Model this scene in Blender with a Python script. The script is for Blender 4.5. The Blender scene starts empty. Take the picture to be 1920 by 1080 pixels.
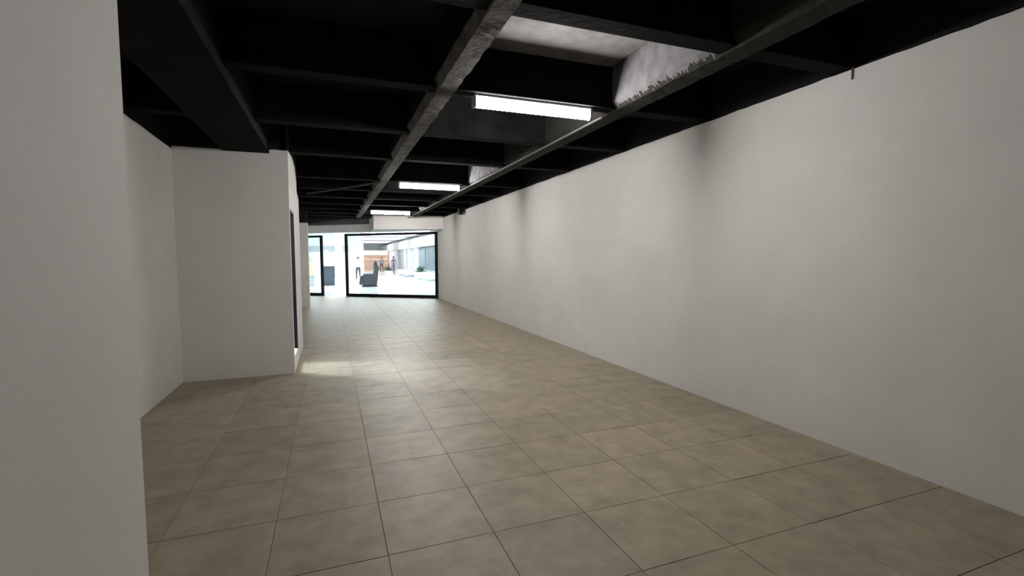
import bpy, bmesh, math, random
from mathutils import Matrix, Vector, noise

S = bpy.context.scene
COL = S.collection
random.seed(7)

# ------------------------------------------------------------------ camera
H = 1.6                                    # lens height above the floor
right = Vector((0.93516658, -0.35417589, -0.00478534))
up = Vector((0.02719966, 0.05833485, 0.99792646))
fwd = Vector((0.35316234, 0.93335764, -0.06418627))
cam = bpy.data.cameras.new('camera')
cam.sensor_width = 36.0
cam.lens = 896.0 / 1920.0 * 36.0
cam.clip_start = 0.02
co = bpy.data.objects.new('camera', cam)
COL.objects.link(co)
M = Matrix((right, up, -fwd)).transposed().to_4x4()
M.translation = Vector((0, 0, H))
co.matrix_world = M
S.camera = co

# ------------------------------------------------------------------ world, exposure
w = bpy.data.worlds.new('world')
S.world = w
w.use_nodes = True
w.node_tree.nodes['Background'].inputs[0].default_value = (0.6, 0.65, 0.7, 1)
w.node_tree.nodes['Background'].inputs[1].default_value = 0.0
vs = S.view_settings
vs.view_transform = 'Standard'
vs.look = 'None'
vs.gamma = 1.0
vs.use_curve_mapping = False
vs.exposure = 2.25

LAMP = 29.0          # luminance of the tube lamps of the shop
MALL = 1.55           # luminance of the ceiling panels of the mall
BULB = 62.0          # power of the bulb, watts, in the cubicle

# ------------------------------------------------------------------ helpers
def new_mat(name):
    m = bpy.data.materials.new(name)
    m.use_nodes = True
    nt = m.node_tree
    return m, nt, nt.nodes['Principled BSDF']

def mat(name, rgb, rough=0.6, metal=0.0, var=0.0, scale=6.0, bump=0.0, bscale=60.0, rnd=0.0, spec=0.5):
    """painted / mineral surface: base colour, mottling, fine relief"""
    m, nt, b = new_mat(name)
    N, L = nt.nodes, nt.links
    b.inputs['Base Color'].default_value = (*rgb, 1)
    b.inputs['Roughness'].default_value = rough
    b.inputs['Metallic'].default_value = metal
    b.inputs['Specular IOR Level'].default_value = spec
    tc = N.new('ShaderNodeTexCoord')
    geo = N.new('ShaderNodeNewGeometry')
    if var or rnd:
        nz = N.new('ShaderNodeTexNoise')
        nz.inputs['Scale'].default_value = scale
        nz.inputs['Detail'].default_value = 6
        nz.inputs['Roughness'].default_value = 0.65
        L.new(geo.outputs['Position'], nz.inputs['Vector'])
        mr = N.new('ShaderNodeMapRange')
        mr.inputs['From Min'].default_value = 0.3
        mr.inputs['From Max'].default_value = 0.7
        mr.inputs['To Min'].default_value = 1 - var
        mr.inputs['To Max'].default_value = 1 + var
        L.new(nz.outputs['Fac'], mr.inputs['Value'])
        val = mr.outputs['Result']
        if rnd:
            oi = N.new('ShaderNodeObjectInfo')
            m2 = N.new('ShaderNodeMapRange')
            m2.inputs['To Min'].default_value = 1 - rnd
            m2.inputs['To Max'].default_value = 1 + rnd
            L.new(oi.outputs['Random'], m2.inputs['Value'])
            mu = N.new('ShaderNodeMath')
            mu.operation = 'MULTIPLY'
            L.new(val, mu.inputs[0])
            L.new(m2.outputs['Result'], mu.inputs[1])
            val = mu.outputs[0]
        vm = N.new('ShaderNodeVectorMath')
        vm.operation = 'SCALE'
        vm.inputs[0].default_value = rgb
        L.new(val, vm.inputs['Scale'])
        L.new(vm.outputs['Vector'], b.inputs['Base Color'])
    if bump:
        n2 = N.new('ShaderNodeTexNoise')
        n2.inputs['Scale'].default_value = bscale
        n2.inputs['Detail'].default_value = 5
        L.new(geo.outputs['Position'], n2.inputs['Vector'])
        bp = N.new('ShaderNodeBump')
        bp.inputs['Strength'].default_value = bump
        bp.inputs['Distance'].default_value = 0.004
        L.new(n2.outputs['Fac'], bp.inputs['Height'])
        L.new(bp.outputs['Normal'], b.inputs['Normal'])
    return m

def emit(name, rgb, strength):
    m, nt, b = new_mat(name)
    b.inputs['Base Color'].default_value = (0.8, 0.8, 0.8, 1)
    b.inputs['Emission Color'].default_value = (*rgb, 1)
    b.inputs['Emission Strength'].default_value = strength
    return m

def glass_mat(name):
    m, nt, b = new_mat(name)
    N, L = nt.nodes, nt.links
    out = N['Material Output']
    tr = N.new('ShaderNodeBsdfTransparent')
    tr.inputs[0].default_value = (0.95, 0.98, 0.98, 1)
    gl = N.new('ShaderNodeBsdfGlossy')
    gl.inputs['Roughness'].default_value = 0.02
    fr = N.new('ShaderNodeFresnel')
    fr.inputs['IOR'].default_value = 1.3
    mx = N.new('ShaderNodeMixShader')
    L.new(fr.outputs[0], mx.inputs[0])
    L.new(tr.outputs[0], mx.inputs[1])
    L.new(gl.outputs[0], mx.inputs[2])
    L.new(mx.outputs[0], out.inputs['Surface'])
    return m

def link(name, bm, m, parent=None, smooth=False, loc=None):
    me = bpy.data.meshes.new(name)
    bmesh.ops.recalc_face_normals(bm, faces=bm.faces[:])
    bm.to_mesh(me)
    bm.free()
    for k in (m if isinstance(m, (list, tuple)) else [m]):
        me.materials.append(k)
    if smooth:
        for p in me.polygons:
            p.use_smooth = True
    o = bpy.data.objects.new(name, me)
    COL.objects.link(o)
    if parent:
        o.parent = parent
    if loc:
        o.location = loc
    return o

def tag(o, label=None, cat=None, group=None, kind=None):
    if label:
        o['label'] = label
    if cat:
        o['category'] = cat
    if group:
        o['group'] = group
    if kind:
        o['kind'] = kind
    return o

def thing(name, label, cat, loc=(0, 0, 0), rz=0.0, group=None):
    o = bpy.data.objects.new(name, None)
    COL.objects.link(o)
    o.location = loc
    o.rotation_euler = (0, 0, rz)
    return tag(o, label, cat, group)

def bx(bm, x0, x1, y0, y1, z0, z1, bev=0.0):
    r = bmesh.ops.create_cube(bm, size=1.0)
    vs_ = r['verts']
    for v in vs_:
        v.co = Vector((x0 + (v.co.x + .5) * (x1 - x0), y0 + (v.co.y + .5) * (y1 - y0), z0 + (v.co.z + .5) * (z1 - z0)))
    if bev:
        es = list({e for v in vs_ for e in v.link_edges})
        bmesh.ops.bevel(bm, geom=es, offset=bev, segments=2, affect='EDGES', profile=0.5)
    return bm

def box(*a, **k):
    return bx(bmesh.new(), *a, **k)

def tube(bm, pts, r, seg=10):
    """a round bar along a polyline"""
    pts = [Vector(p) for p in pts]
    rings = []
    for i, p in enumerate(pts):
        d = (pts[min(i + 1, len(pts) - 1)] - pts[max(i - 1, 0)]).normalized()
        a = d.orthogonal().normalized() if abs(d.z) > .99 else d.cross(Vector((0, 0, 1))).normalized()
        b = d.cross(a)
        rr = r[i] if isinstance(r, (list, tuple)) else r
        rings.append([bm.verts.new(p + (a * math.cos(t) + b * math.sin(t)) * rr) for t in [2 * math.pi * k / seg for k in range(seg)]])
    for A, B in zip(rings, rings[1:]):
        for k in range(seg):
            bm.faces.new((A[k], A[(k + 1) % seg], B[(k + 1) % seg], B[k]))
    bm.faces.new(rings[0][::-1])
    bm.faces.new(rings[-1])
    return bm

def lathe(bm, prof, cx=0, cy=0, seg=20):
    rings = [[bm.verts.new((cx + r * math.cos(2 * math.pi * k / seg), cy + r * math.sin(2 * math.pi * k / seg), z)) for k in range(seg)] for r, z in prof]
    for A, B in zip(rings, rings[1:]):
        for k in range(seg):
            bm.faces.new((A[k], A[(k + 1) % seg], B[(k + 1) % seg], B[k]))
    bm.faces.new(rings[0][::-1])
    bm.faces.new(rings[-1])
    return bm

def extrude_profile(bm, prof, a, b, axis='y'):
    """closed 2-D profile (u, z) swept from a to b along x or y"""
    def P(u, z, t):
        return (u, t, z) if axis == 'y' else (t, u, z)
    A = [bm.verts.new(P(u, z, a)) for u, z in prof]
    B = [bm.verts.new(P(u, z, b)) for u, z in prof]
    n = len(prof)
    for i in range(n):
        bm.faces.new((A[i], A[(i + 1) % n], B[(i + 1) % n], B[i]))
    bm.faces.new(A[::-1])
    bm.faces.new(B)
    return bm

def ragged_wall(x0, x1, y0, y1, z0, ztop, amp=0.008, step=0.09, seed=0, along='y'):
    """a wall whose upper edge, where the white coat stops, is slightly uneven"""
    bm = bmesh.new()
    a, b = (y0, y1) if along == 'y' else (x0, x1)
    n = max(1, int((b - a) / step))
    prev = None
    for i in range(n + 1):
        t = a + (b - a) * i / n
        zt = ztop(t) if callable(ztop) else ztop
        zt += amp * (noise.noise(Vector((t * 2.3, seed, 0))) * 1.3 + noise.noise(Vector((t * 9, seed, 5))) * .7)
        if along == 'y':
            c = [(x0, t, z0), (x1, t, z0), (x1, t, zt), (x0, t, zt)]
        else:
            c = [(t, y0, z0), (t, y1, z0), (t, y1, zt), (t, y0, zt)]
        ring = [bm.verts.new(q) for q in c]
        if prev:
            for k in range(4):
                bm.faces.new((prev[k], prev[(k + 1) % 4], ring[(k + 1) % 4], ring[k]))
        else:
            bm.faces.new(ring[::-1])
        prev = ring
    bm.faces.new(prev)
    return bm

def rough_beam(x0, x1, y0, y1, z0, z1, amp=0.01, step=0.06, seed=1.0):
    """longitudinal concrete beam with spalled, uneven lower arrises"""
    bm = bmesh.new()
    n = int((y1 - y0) / step)
    prev = None
    for i in range(n + 1):
        y = y0 + (y1 - y0) * i / n
        def q(k, f=6.0):
            return amp * (noise.noise(Vector((y * f, seed, k))) + .6 * noise.noise(Vector((y * f * 4, seed, k + 9))))
        wl = x1 - x0
        c = [(x0 + q(1) * .6, z1), (x0 + q(2) * .6, z0 + .07 + q(3)), (x0 + wl * .22 + q(4), z0 + q(5) * .4), (x0 + wl * .6, z0 + q(6) * .4),
             (x1 - .01 + q(7), z0 + q(8) * .5), (x1 + q(9) * .5, z0 + .03 + q(10)), (x1 + q(11) * .3, z1)]
        ring = [bm.verts.new((x, y, z)) for x, z in c]
        if prev:
            for k in range(7):
                bm.faces.new((prev[k], prev[(k + 1) % 7], ring[(k + 1) % 7], ring[k]))
        else:
            bm.faces.new(ring[::-1])
        prev = ring
    bm.faces.new(prev)
    return bm

# ------------------------------------------------------------------ materials
WHITE = mat('white_wall_paint', (0.73, 0.72, 0.70), 0.75, var=0.05, scale=1.6, bump=0.16, bscale=60)
WHITE2 = mat('white_wall_paint_smooth', (0.73, 0.72, 0.70), 0.7, var=0.04, scale=2.0, bump=0.2, bscale=30)
GREYP = mat('grey_bulkhead_paint', (0.80, 0.80, 0.82), 0.7, var=0.06, scale=3)
BLACK = mat('matt_black_paint', (0.010, 0.010, 0.012), 0.85, var=0.4, scale=5, bump=0.4, bscale=30, spec=0.2)
BLACKB = mat('black_painted_joist', (0.0060, 0.0058, 0.0058), 0.9, var=0.5, scale=4, bump=0.5, bscale=25, spec=0.08)
CONC = mat('grey_concrete', (0.088, 0.085, 0.080), 0.9, var=0.55, scale=7, bump=0.8, bscale=40, spec=0.2)
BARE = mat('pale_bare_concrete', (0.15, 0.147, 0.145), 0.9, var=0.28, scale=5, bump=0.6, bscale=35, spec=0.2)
TILE = mat('greige_cement_tile', (0.36, 0.305, 0.225), 0.46, var=0.20, scale=4.5, bump=0.12, bscale=25, rnd=0.06, spec=0.28)
GROUT = mat('dark_grout', (0.235, 0.20, 0.155), 0.9, var=0.2, scale=20)
FRAME = mat('black_aluminium', (0.005, 0.005, 0.006), 0.6, spec=0.2)
METAL = mat('galvanised_conduit', (0.13, 0.13, 0.125), 0.7)
DARKPLASTIC = mat('black_plastic', (0.012, 0.012, 0.013), 0.5)
CAP = mat('lamp_end_cap', (0.35, 0.35, 0.36), 0.5)
TUBE = emit('lamp_diffuser', (1.0, 0.965, 0.93), LAMP)
GLASS = glass_mat('clear_glass')
BULBM = emit('bulb_glow', (0.80, 0.93, 1.0), 8.0)
PANEL = emit('ceiling_panel_glow', (0.90, 0.99, 1.0), MALL)
MWHITE = mat('mall_white', (0.80, 0.82, 0.83), 0.5, var=0.03, scale=1)
MFLOOR = mat('mall_polished_floor', (0.60, 0.63, 0.65), 0.15, var=0.05, scale=0.6)
MGREY = mat('mall_grey', (0.40, 0.44, 0.46), 0.5, var=0.08, scale=1)
MPINK = mat('mall_pink', (0.82, 0.62, 0.64), 0.6, var=0.03, scale=1)
MBEIGE = mat('mall_beige', (0.55, 0.50, 0.38), 0.6, var=0.08, scale=1)
MORANGE = mat('mall_orange', (0.80, 0.52, 0.36), 0.6, var=0.1, scale=1)
MDARK = mat('kiosk_slate', (0.045, 0.06, 0.075), 0.45, var=0.2, scale=2)
MTEAL = mat('shop_teal', (0.16, 0.22, 0.24), 0.4, var=0.3, scale=0.9)
LEATHER = mat('black_leather', (0.028, 0.030, 0.040), 0.4, var=0.2, scale=10)
LEAF = mat('dark_leaf', (0.06, 0.11, 0.07), 0.6, var=0.3, scale=8)
SKIN = mat('skin', (0.45, 0.28, 0.20), 0.6)
HAIR = mat('dark_hair', (0.02, 0.016, 0.014), 0.6)
CL_W = mat('pale_shirt', (0.62, 0.60, 0.64), 0.8)
CL_D = mat('dark_cloth', (0.05, 0.05, 0.065), 0.8)
CL_G = mat('grey_cloth', (0.22, 0.20, 0.24), 0.8)

# ------------------------------------------------------------------ key dimensions (metres)
XR, XL = 3.925, -1.835          # long side walls
ZW = 3.08                       # top of the white coat
ZS = 3.50                       # underside of the slab
YB = -7.0                       # wall behind the camera
CY, CX = 7.22, -0.51            # corner of the cubicle
CF = 9.40                       # far end of the cubicle
SF = lambda x: 21.55 - 0.77 * x  # skewed storefront line

# ------------------------------------------------------------------ floor
fb_ = bmesh.new()
fp = [(XL - .15, YB - .15), (XR + .18, YB - .15), (XR + .18, SF(XR + .18) + .12), (XL - .15, SF(XL - .15) + .12)]
fv = [[fb_.verts.new((x, y, z)) for x, y in fp] for z in (-.12, -.004)]
for k in range(4):
    fb_.faces.new((fv[0][k], fv[0][(k + 1) % 4], fv[1][(k + 1) % 4], fv[1][k]))
fb_.faces.new(fv[0][::-1]); fb_.faces.new(fv[1])
fl = tag(link('floor', fb_, GROUT),
         'grey beige cement tile floor of the empty shop', 'floor', kind='structure')
TX0, TY0, TS, GAP = 0.247, 2.556, 0.6, 0.004
tbm = bx(bmesh.new(), -TS / 2 + GAP / 2, TS / 2 - GAP / 2, -TS / 2 + GAP / 2, TS / 2 - GAP / 2, -.012, 0.0, bev=0.0012)
tile_me = None
far = bmesh.new()
for j in range(-14, 33):
    for i in range(-4, 7):
        x, y = TX0 + (i + .5) * TS, TY0 + (j + .5) * TS
        x0, x1 = max(XL, x - TS / 2), min(XR, x + TS / 2)
        if y < 1.0 and x < -.6 or (x < -1.0 and 7.6 < y < 9.0) or y > SF(x) + .05:
            continue
        if y < 1.0 or y > 9.6:
            bx(far, x0 + GAP / 2, x1 - GAP / 2, y - TS / 2 + GAP / 2, y + TS / 2 - GAP / 2, -.012, random.uniform(-.0004, .0004))
            continue
        if tile_me is None:
            t0 = link('floor_tile', tbm, TILE, fl)
            tile_me = t0.data
            t = t0
        else:
            t = bpy.data.objects.new('floor_tile', tile_me)
            COL.objects.link(t)
            t.parent = fl
        t.location = ((x0 + x1) / 2, y, random.uniform(-.0006, 0))
        t.scale = ((x1 - x0) / TS, 1, 1)
        t.rotation_euler = (math.radians(random.uniform(-.14, .14)), math.radians(random.uniform(-.10, .10)), 0)
tag(link('distant_floor_tiles', far, TILE, fl), kind='stuff')

# ------------------------------------------------------------------ walls
wr = tag(link('wall_right', ragged_wall(XR, XR + .15, YB, 18.72, 0, ZW, seed=1), WHITE),
         'long white painted wall on the right of the shop', 'wall', kind='structure')
link('black_upper_band', box(XR + .012, XR + .14, YB, 18.72, 2.98, ZS), BLACK, wr)
link('paint_drip', box(XR - .004, XR + .01, 2.68, 2.697, 3.0, ZW + .02), CONC, wr)
wl = tag(link('wall_left', ragged_wall(XL - .15, XL, 1.5, CF, 0, lambda t: 3.0 - .02 * math.sin(t), seed=2), WHITE),
         'white side wall of the recess before the cubicle', 'wall', kind='structure')
link('black_upper_band', box(XL - .14, XL - .012, 1.5, CF, 2.9, ZS), BLACK, wl)
wl2 = tag(link('wall_left_far', ragged_wall(XL - .15, XL, CF, 22.85, 0, 3.0, seed=3), WHITE),
          'white left wall behind the cubicle towards the storefront', 'wall', kind='structure')
link('black_upper_band', box(XL - .14, XL - .012, CF, 22.85, 2.9, ZS), BLACK, wl2)
tag(link('wall_near', box(XL - .15, -.478, YB, 1.5, 0, ZS, bev=.006), WHITE),
    'white wall end close to the camera at the left edge', 'wall', kind='structure')
tag(link('wall_back', box(-.478, XR + .15, YB - .15, YB, 0, ZS), WHITE),
    'white back wall behind the camera', 'wall', kind='structure')

# cubicle: front wall, side wall with a raised narrow doorway, back wall, roof
cf = tag(link('wall_cubicle_front', ragged_wall(XL, CX - .1, CY, CY + .1, 0, lambda t: 3.018 if t < -.75 else 3.056, .004, .05, 4, along='x'), WHITE2),
         'white front wall of the cubicle projecting from the left', 'wall', kind='structure')
link('black_upper_band', box(XL - .02, CX - .02, CY + .012, CY + .09, 2.9, ZS), BLACK, cf)
DY0, DY1, DZ0, DZ1 = 7.32, 7.98, 0.225, 2.285
cs = bmesh.new()
bx(cs, CX - .1, CX, CY, DY0, 0, 2.62)
bx(cs, CX - .1, CX, DY0, DY1, 0, DZ0)
bx(cs, CX - .1, CX, DY0, DY1, DZ1, 2.62)
bx(cs, CX - .1, CX, DY1, CF, 0, 2.62)
cs_o = tag(link('wall_cubicle_side', cs, WHITE2), 'white side wall of the cubicle with a narrow black framed doorway', 'wall', kind='structure')
link('uneven_plaster_top', ragged_wall(CX - .1, CX + .004, CY, 8.86, 2.62, lambda t: 3.05 + .06 * math.sin((t - 7.2) * 2.0) - .16 * max(0, t - 8.55) / .3, .02, .05, 6), WHITE2, cs_o)
link('plaster_shoulder', ragged_wall(CX - .1, CX + .002, 8.86, CF, 2.60, lambda t: 2.74 - .2 * (t - 8.86), .012, .05, 8), WHITE2, cs_o)
link('black_upper_band', box(CX - .09, CX - .02, CY + .012, 8.86, 2.8, ZS), BLACK, cs_o)
link('black_upper_band', box(CX - .09, CX - .02, 8.86, CF - .01, 2.5, ZS), BLACK, cs_o)
tag(link('wall_cubicle_back', box(XL, CX - .1, CF - .1, CF, 0, ZS), WHITE2),
    'white back wall of the cubicle facing the storefront', 'wall', kind='structure')
tag(link('ceiling_cubicle', box(XL, CX - .1, CY + .1, CF - .1, 3.20, 3.26), WHITE2),
    'white ceiling inside the cubicle', 'ceiling', kind='structure')
tag(link('floor_cubicle', box(XL, CX - .1, CY + .1, CF - .1, 0, DZ0 - .01), MGREY),
    'raised grey floor inside the cubicle', 'floor', kind='structure')
# black door frame lining the opening
df = tag(link('door_1', box(CX - .1, CX + .004, DY1 - .035, DY1, DZ0, DZ1), FRAME), 'black metal frame of the narrow cubicle doorway', 'door', kind='structure')
link('jamb', box(CX - .1, CX - .02, DY0, DY0 + .012, DZ0, DZ1), FRAME, df)
link('head', box(CX - .1, CX + .002, DY0 + .012, DY1 - .035, DZ1 - .03, DZ1), FRAME, df)
cb = thing('ceiling_bulb', 'small bare bulb glowing inside the cubicle', 'bulb', (-1.5, 8.17, 3.20))
link('bulb_holder', lathe(bmesh.new(), [(.045, 0), (.04, -.03), (.02, -.05)]), DARKPLASTIC, cb)
link('glass_bulb', lathe(bmesh.new(), [(.02, -.05), (.046, -.075), (.058, -.11), (.046, -.145), (.012, -.166)]), BULBM, cb, smooth=True)
pl = bpy.data.lights.new('bulb_light', 'POINT')
pl.energy = BULB
pl.color = (0.74, 0.90, 1.0)
pl.shadow_soft_size = 0.035
plo = bpy.data.objects.new('bulb_light', pl)
COL.objects.link(plo)
plo.parent = cb
plo.location = (0, 0, -.205)

# stub wall near the storefront
sb = tag(link('wall_stub', box(XL, -.672, 16.85, 17.2, 0, 2.74, bev=.004), WHITE2),
         'white stub wall between the cubicle and the storefront', 'wall', kind='structure')
link('black_upper_band', box(XL, -.70, 16.87, 17.2, 2.74, ZS), BLACK, sb)

# ------------------------------------------------------------------ ceiling
ce = tag(link('ceiling', box(XL - .15, XR + .15, YB - .15, 23.1, ZS, ZS + .15), BLACK),
         'black painted slab ceiling with a grid of concrete beams', 'ceiling', kind='structure')
crossY = [-5.0, -3.45, -1.9, -.35, 1.22, 2.78, 4.32, 5.92, 7.56, 9.70, 11.2, 12.7, 14.2, 15.62, 17.1, 18.25]
for y in crossY:
    x0 = XL if y < CY or y > CF else CX
    link('cross_beam', box(x0, 1.45 if y > 18 else XR + .01, y - .085, y + .085, ZW + .012, ZS, bev=.006), BLACKB, ce)
LX0, LX1, RX0, RX1 = 0.885, 1.09, 2.69, 2.95
lb = link('long_beam', rough_beam(LX0, LX1, YB, 18.6, ZW, ZS, .012, seed=3.1), [CONC, BLACKB], ce)
for p in lb.data.polygons:                          # upper flanks carry the black ceiling paint
    if p.center.z > ZW + .1 and p.center.z < ZS - .01:
        p.material_index = 1

# right-hand beam: pale concrete side, black overspray running up from its lower edge
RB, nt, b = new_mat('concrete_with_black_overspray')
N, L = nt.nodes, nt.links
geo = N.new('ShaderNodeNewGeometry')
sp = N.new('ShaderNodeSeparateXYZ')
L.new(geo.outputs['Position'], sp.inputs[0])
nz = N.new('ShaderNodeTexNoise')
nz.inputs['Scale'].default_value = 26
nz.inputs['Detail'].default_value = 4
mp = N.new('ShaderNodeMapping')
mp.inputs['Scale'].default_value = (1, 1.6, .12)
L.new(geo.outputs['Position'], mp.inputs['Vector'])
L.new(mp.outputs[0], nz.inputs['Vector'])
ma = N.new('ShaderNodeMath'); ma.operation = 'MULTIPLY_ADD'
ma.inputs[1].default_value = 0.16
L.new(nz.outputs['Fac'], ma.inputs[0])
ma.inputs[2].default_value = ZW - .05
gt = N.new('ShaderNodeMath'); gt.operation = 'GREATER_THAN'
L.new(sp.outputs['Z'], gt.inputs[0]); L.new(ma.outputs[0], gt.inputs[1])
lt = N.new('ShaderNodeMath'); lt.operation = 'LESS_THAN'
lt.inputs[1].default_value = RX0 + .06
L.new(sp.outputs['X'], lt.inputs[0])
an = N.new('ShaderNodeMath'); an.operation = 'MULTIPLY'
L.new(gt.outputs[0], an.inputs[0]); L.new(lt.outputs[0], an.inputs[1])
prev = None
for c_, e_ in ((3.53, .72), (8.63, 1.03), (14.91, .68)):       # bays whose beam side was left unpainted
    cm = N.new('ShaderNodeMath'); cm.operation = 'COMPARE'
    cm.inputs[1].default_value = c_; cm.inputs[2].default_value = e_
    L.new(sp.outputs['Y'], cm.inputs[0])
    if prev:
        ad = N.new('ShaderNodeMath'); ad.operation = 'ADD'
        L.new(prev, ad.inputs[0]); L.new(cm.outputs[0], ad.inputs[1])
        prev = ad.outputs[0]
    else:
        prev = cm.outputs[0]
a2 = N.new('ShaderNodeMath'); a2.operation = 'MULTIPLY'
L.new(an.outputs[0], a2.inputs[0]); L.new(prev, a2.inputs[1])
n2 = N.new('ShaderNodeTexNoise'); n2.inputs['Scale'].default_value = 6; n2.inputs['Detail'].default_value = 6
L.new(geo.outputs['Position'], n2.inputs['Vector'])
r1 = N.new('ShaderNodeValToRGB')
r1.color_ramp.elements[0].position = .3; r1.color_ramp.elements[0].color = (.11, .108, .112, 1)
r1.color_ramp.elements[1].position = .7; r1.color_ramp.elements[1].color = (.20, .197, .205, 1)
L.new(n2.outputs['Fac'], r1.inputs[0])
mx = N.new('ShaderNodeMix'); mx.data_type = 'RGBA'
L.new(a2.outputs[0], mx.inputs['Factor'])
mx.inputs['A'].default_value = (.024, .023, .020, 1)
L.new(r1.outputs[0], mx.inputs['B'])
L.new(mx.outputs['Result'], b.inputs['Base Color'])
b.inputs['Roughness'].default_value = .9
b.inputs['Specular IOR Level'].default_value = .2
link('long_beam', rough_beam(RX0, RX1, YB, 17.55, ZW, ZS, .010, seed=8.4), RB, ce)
link('wide_beam', box(-1.28, -.73, YB, CY, 3.0, ZS, bev=.006), BLACKB, ce)
# bare slab panels between the two long beams
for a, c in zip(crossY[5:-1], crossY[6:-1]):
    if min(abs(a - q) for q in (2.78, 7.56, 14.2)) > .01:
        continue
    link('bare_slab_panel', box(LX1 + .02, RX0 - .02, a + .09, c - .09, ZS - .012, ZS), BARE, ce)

# ------------------------------------------------------------------ tube lamps
def tube_lamp(x0, x1, y, label):
    z = ZW + .012
    t = thing('tube_lamp', label, 'lamp', ((x0 + x1) / 2, y, z), 0, 'tube lamps on the ceiling beams')
    h = (x1 - x0) / 2
    link('housing', extrude_profile(bmesh.new(), [(-.042, 0), (.042, 0), (.042, -.018), (.034, -.026), (-.034, -.026), (-.042, -.018)], -h, h, 'x'), CAP, t)
    pr = [(.031, -.026), (.034, -.06), (.031, -.095), (.018, -.112), (0, -.116), (-.018, -.112), (-.031, -.095), (-.034, -.06), (-.031, -.026)]
    link('diffuser', extrude_profile(bmesh.new(), pr, -h + .012, h - .012, 'x'), TUBE, t)
    for s in (-1, 1):
        pe = [(.037, -.02), (.04, -.06), (.037, -.10), (.02, -.12), (-.02, -.12), (-.037, -.10), (-.04, -.06), (-.037, -.02)]
        a, c = sorted((s * (h - .012), s * (h + .014)))
        link('end_cap', extrude_profile(bmesh.new(), pe, a, c, 'x'), CAP, t)
    return t
tube_lamp(1.27, 2.48, 4.32, 'nearest glowing white tube lamp under the black ceiling')
tube_lamp(1.30, 2.52, 9.70, 'middle one of the three glowing tube lamps under the ceiling')
tube_lamp(1.21, 2.42, 15.62, 'farthest glowing tube lamp, the one closest to the storefront')

# conduits under the beams
cd = tag(link('conduit', tube(bmesh.new(), [(2.70, 4.45, ZW - .02), (2.715, 7, ZW - .014), (2.70, 10, ZW - .02), (2.705, 13, ZW - .015), (2.69, 17.9, ZW - .02)], .012), METAL),
         'thin grey conduit running along the right long ceiling beam', 'conduit')
tag(link('conduit', tube(bmesh.new(), [(.95, 9.58, ZW - .025), (.55, 10.2, ZW - .03), (.1, 10.9, ZW - .035), (-.45, 11.75, ZW - .03)], .02), CONC),
    'grey conduit crossing diagonally beside the middle lamp', 'conduit')

# small black loudspeaker high on the right wall
sp_ = thing('wall_speaker', 'small black box speaker hanging high on the right wall', 'speaker', (XR, 14.55, 2.93))
link('cabinet', box(-.19, -.05, -.09, .09, 0, .20, bev=.01), DARKPLASTIC, sp_)
link('bracket', box(-.05, 0, -.03, .03, .08, .14), FRAME, sp_)
link('grille', box(-.175, -.065, -.094, -.088, .02, .18), FRAME, sp_)

# ------------------------------------------------------------------ storefront (skewed)
ang = math.atan(0.77)
ux, uy = math.cos(ang), -math.sin(ang)         # along the storefront to the right

def sf_box(bm, xa, xb, d0, d1, z0, z1):
    """box along the storefront between world x = xa and xb, from depth d0 to d1 behind the glass line"""
    nx, ny = uy * -1, ux
    vs_ = []
    for z in (z0, z1):
        for x, d in ((xa, d0), (xb, d0), (xb, d1), (xa, d1)):
            vs_.append(bm.verts.new((x + nx * d, SF(x) + ny * d, z)))
    for f in ((3, 2, 1, 0), (4, 5, 6, 7), (0, 1, 5, 4), (1, 2, 6, 5), (2, 3, 7, 6), (3, 0, 4, 7)):
        bm.faces.new([vs_[k] for k in f])
    return bm

def frame(name, xa, xb, zt, label, t=.085, tb=.12):
    o = tag(link(name, sf_box(bmesh.new(), xa + t, xb - t, .03, .038, tb, zt - t), GLASS), label, 'window', kind='structure')
    link('post', sf_box(bmesh.new(), xa, xa + t, 0, .07, 0, zt), FRAME, o)
    link('post', sf_box(bmesh.new(), xb - t, xb, 0, .07, 0, zt), FRAME, o)
    link('head_rail', sf_box(bmesh.new(), xa + t, xb - t, 0, .07, zt - t, zt), FRAME, o)
    link('bottom_rail', sf_box(bmesh.new(), xa + t, xb - t, 0, .07, 0, tb), FRAME, o)
    return o
frame('window_1', .56, 3.90, 2.60, 'large black framed shop window at the far end')
frame('window_2', -1.80, -.33, 2.56, 'narrower black framed glass panel left of the entrance gap')
eb = bmesh.new()
ep = [(1.51, 18.36), (XR, 17.58), (XR, SF(XR) + .1), (1.51, SF(1.51) + .1)]
ev = [[eb.verts.new((x, y, z)) for x, y in ep] for z in (2.655, ZS)]
for k in range(4):
    eb.faces.new((ev[0][k], ev[0][(k + 1) % 4], ev[1][(k + 1) % 4], ev[1][k]))
eb.faces.new(ev[0][::-1]); eb.faces.new(ev[1])
tag(link('wall_end', eb, WHITE2), 'white bulkhead over the large shop window', 'wall', kind='structure')
g = tag(link('trim_1', sf_box(bmesh.new(), XL - .1, 1.66, .02, .2, 2.66, 2.98), GREYP), 'grey bulkhead over the entrance gap', 'bulkhead', kind='structure')
link('upper_strip', sf_box(bmesh.new(), XL - .1, 1.66, -.02, .2, 2.98, ZS), BARE, g)
# sagging black duct crossing the far-left ceiling corner
dp = [(-1.7, 20.0, 2.78), (-.9, 19.9, 2.86), (-.2, 19.75, 2.98), (.5, 19.6, 3.06), (1.3, 19.45, 3.12), (2.2, 19.3, 3.16)]
tag(link('ceiling_duct', tube(bmesh.new(), [(x, y, z + .16) for x, y, z in dp], .16, 16), BLACK), 'black sagging duct under the ceiling near the entrance', 'duct')

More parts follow.
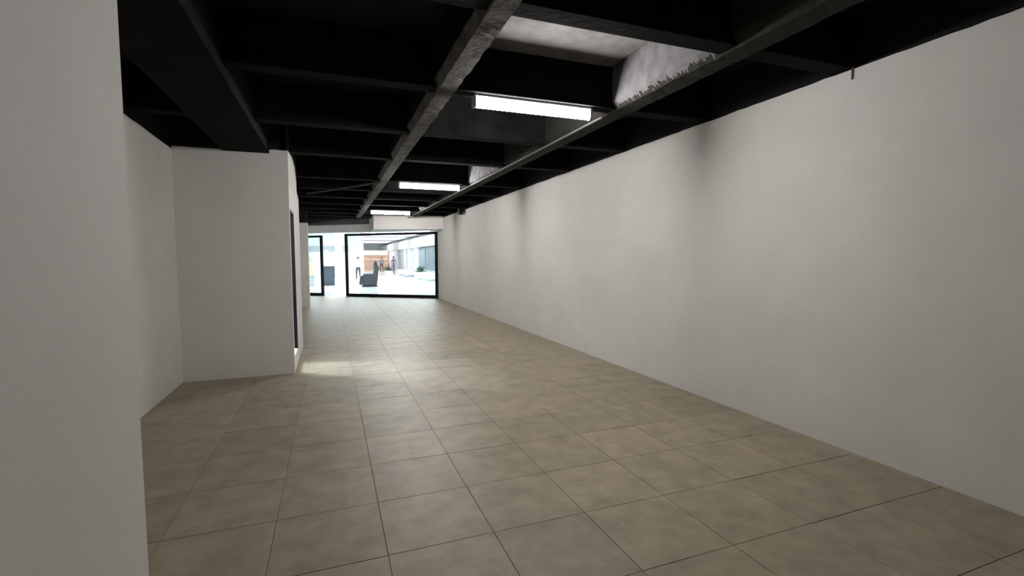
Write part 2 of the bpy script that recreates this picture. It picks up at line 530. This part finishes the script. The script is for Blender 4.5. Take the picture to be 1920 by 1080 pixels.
# ------------------------------------------------------------------ the mall outside
tag(link('floor_mall', box(-14, 16, 17.0, 80, -.14, -.02), MFLOOR), 'glossy white floor of the mall outside the storefront', 'floor', kind='structure')
ZM = 3.7
tag(link('ceiling_mall', box(-14, 16, 17.0, 80, ZM, ZM + .1), MWHITE), 'white ceiling of the mall outside', 'ceiling', kind='structure')
tag(link('wall_mall_end', box(-14, 16, 78, 78.2, -.02, ZM), MWHITE), 'white far end wall of the mall passage', 'wall', kind='structure')
tag(link('wall_mall_left', box(-14.2, -14, 17, 80, -.02, ZM), MWHITE), 'white wall closing the mall on the left', 'wall', kind='structure')
tag(link('wall_mall_near', box(4.12, 16, 17.2, 17.4, -.02, ZM), MWHITE), 'white mall wall beside the shop', 'wall', kind='structure')
k = 0
for y in (24.5, 30, 36, 44, 54, 66):
    for x in (-8, 0.2, 5.2):
        o = thing('mall_ceiling_panel', 'square luminous panel in the white mall ceiling', 'ceiling light', (x, y, ZM - .04), 0, 'luminous ceiling panels in the mall')
        link('diffuser', box(-2.0, 2.0, -2.0, 2.0, 0, .02), PANEL, o)
        link('panel_frame', box(-2.06, 2.06, -2.06, 2.06, .02, .04), MWHITE, o)

# right-hand row of shops
rs = thing('shop', 'grey shopfront row with dark display windows on the right of the mall', 'shop', (7.6, 0, -.02))
link('wall', box(.3, .5, 22, 77, 0, ZM), MTEAL, rs)
link('fascia', box(-.1, .3, 22, 77, 2.6, 3.45), MWHITE, rs)
for y in (24, 29, 34.6, 45.4, 52.5, 60):
    link('pillar', box(-.05, .3, y, y + .6, 0, 2.6), MWHITE, rs)
for y0, y1, m_ in ((35.2, 38.4, MTEAL), (38.6, 41.8, MTEAL), (42.0, 45.3, MTEAL), (30, 34.2, MGREY)):
    link('display_window', box(.16, .3, y0, y1, .55, 2.45), m_, rs)
    link('window_ledge', box(-.02, .3, y0, y1, .42, .55), MGREY, rs)
for y0, y1, m_ in ((46.0, 52.4, MWHITE), (53.1, 59.9, MGREY)):
    link('shop_panel', box(.18, .3, y0, y1, 0, 2.6), m_, rs)
link('pink_panel', box(.1, .28, 61, 70, 0, 2.7), MPINK, rs)

# left block of shops with a grey band
ls = thing('shop', 'pale shop with a grey sign band and pink side wall left in the mall', 'shop', (0, 42, -.02))
link('wall', box(-13, 2.4, 0, .2, 0, ZM), MWHITE, ls)
link('sign_band', box(-13, 1.4, -.1, 0, 2.15, 2.6), MGREY, ls)
link('beige_display', box(-4.5, -1.45, -.3, 0, .7, 1.7), MBEIGE, ls)
link('side_wall', box(2.4, 2.6, 0, 24, 0, ZM), MPINK, ls)
link('pink_panel', box(1.5, 2.4, -.05, 0, 0, 2.5), MPINK, ls)

# far orange shop
os_ = thing('shop_display', 'orange shop display at the far end of the mall passage', 'shop display', (5.6, 66, -.02))
link('back_panel', box(-1.6, 1.6, 0, .2, 0, 2.6), MORANGE, os_)
for z in (.8, 1.4, 2.0):
    link('shelf', box(-1.5, 1.5, -.35, 0, z, z + .06), MWHITE, os_)

# kiosk
kk = thing('kiosk', 'dark slate mall kiosk counter seen through the entrance gap', 'kiosk', (-.25, 30.2, -.02))
link('body', box(-.28, .46, 0, .7, 0, 1.14, bev=.02), MDARK, kk)
link('counter_top', box(-.32, .5, -.04, .74, 1.14, 1.2, bev=.01), MGREY, kk)
kp = tag(link('price_board', box(-.52, -.12, 30.4, 30.44, 1.18, 2.05), MWHITE), 'white upright board standing on the dark kiosk', 'board')
kb = thing('kiosk', 'olive topped grey counter behind the left glass panel', 'kiosk', (-1.6, 29.5, -.02))
link('body', box(-.7, .68, 0, .6, 0, .62), MGREY, kb)
link('counter_top', box(-.75, .72, -.05, .65, .62, .7), MBEIGE, kb)
link('display_back', box(-.7, .68, .5, .6, .7, 1.35), MBEIGE, kb)
# white round column
cl = thing('column', 'slim white round column right of the dark kiosk', 'column', (.44, 28.4, -.02))
link('shaft', lathe(bmesh.new(), [(.2, 0), (.2, ZM)]), MWHITE, cl)
link('plinth', lathe(bmesh.new(), [(.26, 0), (.26, .5), (.22, .54)]), MWHITE, cl)

# massage chair
mc = thing('massage_chair', 'black high-backed massage chair standing in the mall', 'chair', (2.06, 28.2, -.02), math.radians(0))
link('base', box(-.45, .40, -.3, .3, 0, .07, bev=.02), DARKPLASTIC, mc)
bm = extrude_profile(bmesh.new(), [(-.42, .10), (.35, .10), (.42, .62), (.12, .60), (-.42, .66)], -.3, .3)
link('seat', bm, LEATHER, mc)
link('backrest', extrude_profile(bmesh.new(), [(.12, .58), (.40, .55), (.46, .95), (.36, 1.42), (.26, 1.46), (.20, 1.30), (.22, .95)], -.27, .27), LEATHER, mc)
for s in (-1, 1):
    link('armrest', box(-.35, .3, s * .32 - .07, s * .32 + .07, .12, .74, bev=.04), LEATHER, mc)
link('footrest', extrude_profile(bmesh.new(), [(-.46, .10), (-.40, .62), (-.52, .60), (-.60, .14)], -.24, .24), LEATHER, mc)

# white ottomans along the right shops
pos = [(6.3, 44.5), (6.3, 41.0), (6.35, 35.4), (6.5, 32.8)]
nm = ['farthest of the four white ottomans along the mall shopfronts', 'second farthest white ottoman along the mall shopfronts',
      'second nearest white ottoman along the mall shopfronts', 'nearest white ottoman along the mall shopfronts']
for (x, y), lb in zip(pos, nm):
    o = thing('ottoman', lb, 'ottoman', (x, y, -.02), math.radians(12), 'white ottomans in the mall')
    link('cushion', box(-.55, .55, -.4, .4, .12, .55, bev=.08), MWHITE, o)
    link('base', box(-.48, .48, -.33, .33, 0, .12), MGREY, o)

# potted plants
def plant(x, y, s, label):
    o = thing('potted_plant', label, 'plant', (x, y, -.02), 0, 'potted plants in the mall')
    link('pot', lathe(bmesh.new(), [(.16 * s, 0), (.22 * s, .3 * s), (.2 * s, .32 * s)], seg=14), MWHITE, o)
    bm = bmesh.new()
    for q in range(46):
        a = random.uniform(0, 6.28); e = random.uniform(.15, 1.35); r = random.uniform(.25, .6) * s
        d = Vector((math.cos(a) * math.cos(e), math.sin(a) * math.cos(e), math.sin(e)))
        p = Vector((0, 0, .3 * s)); t = d.cross(Vector((0, 0, 1))).normalized() * .05 * s
        m_ = p + d * r * .6 + Vector((0, 0, .04 * s))
        vv = [bm.verts.new(c) for c in (p, m_ + t, p + d * r, m_ - t)]
        bm.faces.new(vv)
    tag(link('foliage', bm, LEAF, o), kind='stuff')
plant(4.1, 48, 1.2, 'left one of two leafy potted plants in mid passage')
plant(5.0, 46, 1.3, 'right one of two leafy potted plants in mid passage')
plant(6.65, 38.2, 1.3, 'large leafy plant before the dark display windows')

# people far away in the mall
def person(label, loc, rz, top, legs, hgt=1.68, stride=.14):
    o = thing('person', label, 'person', loc, rz)
    k = hgt / 1.7
    V, E_, R_ = [], [], []
    def add(p, r, par=None):
        V.append(Vector(p) * k); R_.append(r * k)
        if par is not None:
            E_.append((par, len(V) - 1))
        return len(V) - 1
    pel = add((0, 0, .92), .135)
    wst = add((0, 0, 1.06), .115, pel); ch = add((0, 0, 1.28), .145, wst); sh = add((0, 0, 1.40), .10, ch)
    nk = add((0, 0, 1.48), .05, sh); h1 = add((0, .015, 1.56), .078, nk); h2 = add((0, .015, 1.64), .074, h1)
    for s in (-1, 1):
        hp = add((.09 * s, 0, .88), .095, pel)
        kn = add((.10 * s, stride * s * .6 + .03, .49), .06, hp)
        an_ = add((.10 * s, stride * s - .02, .09), .04, kn)
        add((.11 * s, stride * s + .13, .035), .034, an_)
        so = add((.18 * s, 0, 1.39), .055, sh)
        el = add((.235 * s, -.03 - .05 * s, 1.11), .042, so)
        wr_ = add((.25 * s, .06 - .08 * s, .87), .028, el)
        pm = add((.25 * s, .075 - .08 * s, .80), .034, wr_)
        for q, ln in enumerate((.075, .085, .08, .062)):
            f1 = add((.25 * s, .045 + .02 * q - .08 * s, .77), .009, pm)
            add((.243 * s, .05 + .02 * q - .08 * s, .77 - ln), .008, f1)
        th = add((.235 * s, .115 - .08 * s, .79), .010, pm)
        add((.225 * s, .125 - .08 * s, .745), .009, th)
    me = bpy.data.meshes.new('body')
    me.from_pydata(V, E_, [])
    tmp = bpy.data.objects.new('body', me)
    COL.objects.link(tmp)
    tmp.modifiers.new('skin', 'SKIN').use_smooth_shade = True     # adds the skin vertex layer
    for i, r in enumerate(R_):
        me.skin_vertices[0].data[i].radius = (r, r)
    me.skin_vertices[0].data[0].use_root = True
    tmp.modifiers.new('sub', 'SUBSURF').levels = 1
    dg = bpy.context.evaluated_depsgraph_get()
    fin = bpy.data.meshes.new_from_object(tmp.evaluated_get(dg))
    bpy.data.objects.remove(tmp)
    fin.materials.clear()
    for m in (SKIN, top, legs, DARKPLASTIC):
        fin.materials.append(m)
    for p in fin.polygons:
        c = p.center / k
        p.material_index = 3 if c.z < .09 else 2 if c.z < .95 and abs(c.x) < .21 else 0 if (c.z > 1.45 or c.z < .88) else 1
    body = bpy.data.objects.new('body', fin)
    COL.objects.link(body); body.parent = o
    hb = bmesh.new()
    bmesh.ops.create_uvsphere(hb, u_segments=14, v_segments=10, radius=.1 * k)
    for v in list(hb.verts):
        v.co = Vector((v.co.x * .92, v.co.y * 1.05 - .012, v.co.z * 1.0 + 1.635 * k))
    bmesh.ops.delete(hb, geom=[v for v in hb.verts if v.co.y > .03 and v.co.z < 1.66 * k], context='VERTS')
    link('hair', hb, HAIR, o, smooth=True)
    fb = bmesh.new()
    for s in (-1, 1):
        bx(fb, .03 * s - .012, .03 * s + .012, .078 * k, .094 * k, 1.595 * k, 1.607 * k)
    bx(fb, -.022, .022, .07 * k, .088 * k, 1.535 * k, 1.543 * k)
    bx(fb, -.012, .012, .085 * k, .108 * k, 1.562 * k, 1.59 * k)
    link('face', fb, HAIR, o)
person('person in a pale top and dark trousers left of the massage chair', (1.9, 37.5, -.02), math.radians(160), CL_W, CL_D)
person('person in dark grey clothes standing near the right shops', (6.0, 50, -.02), math.radians(200), CL_G, CL_G, 1.75)
person('slim person in grey standing farther down the passage', (5.6, 58, -.02), math.radians(150), CL_G, CL_D, 1.7)
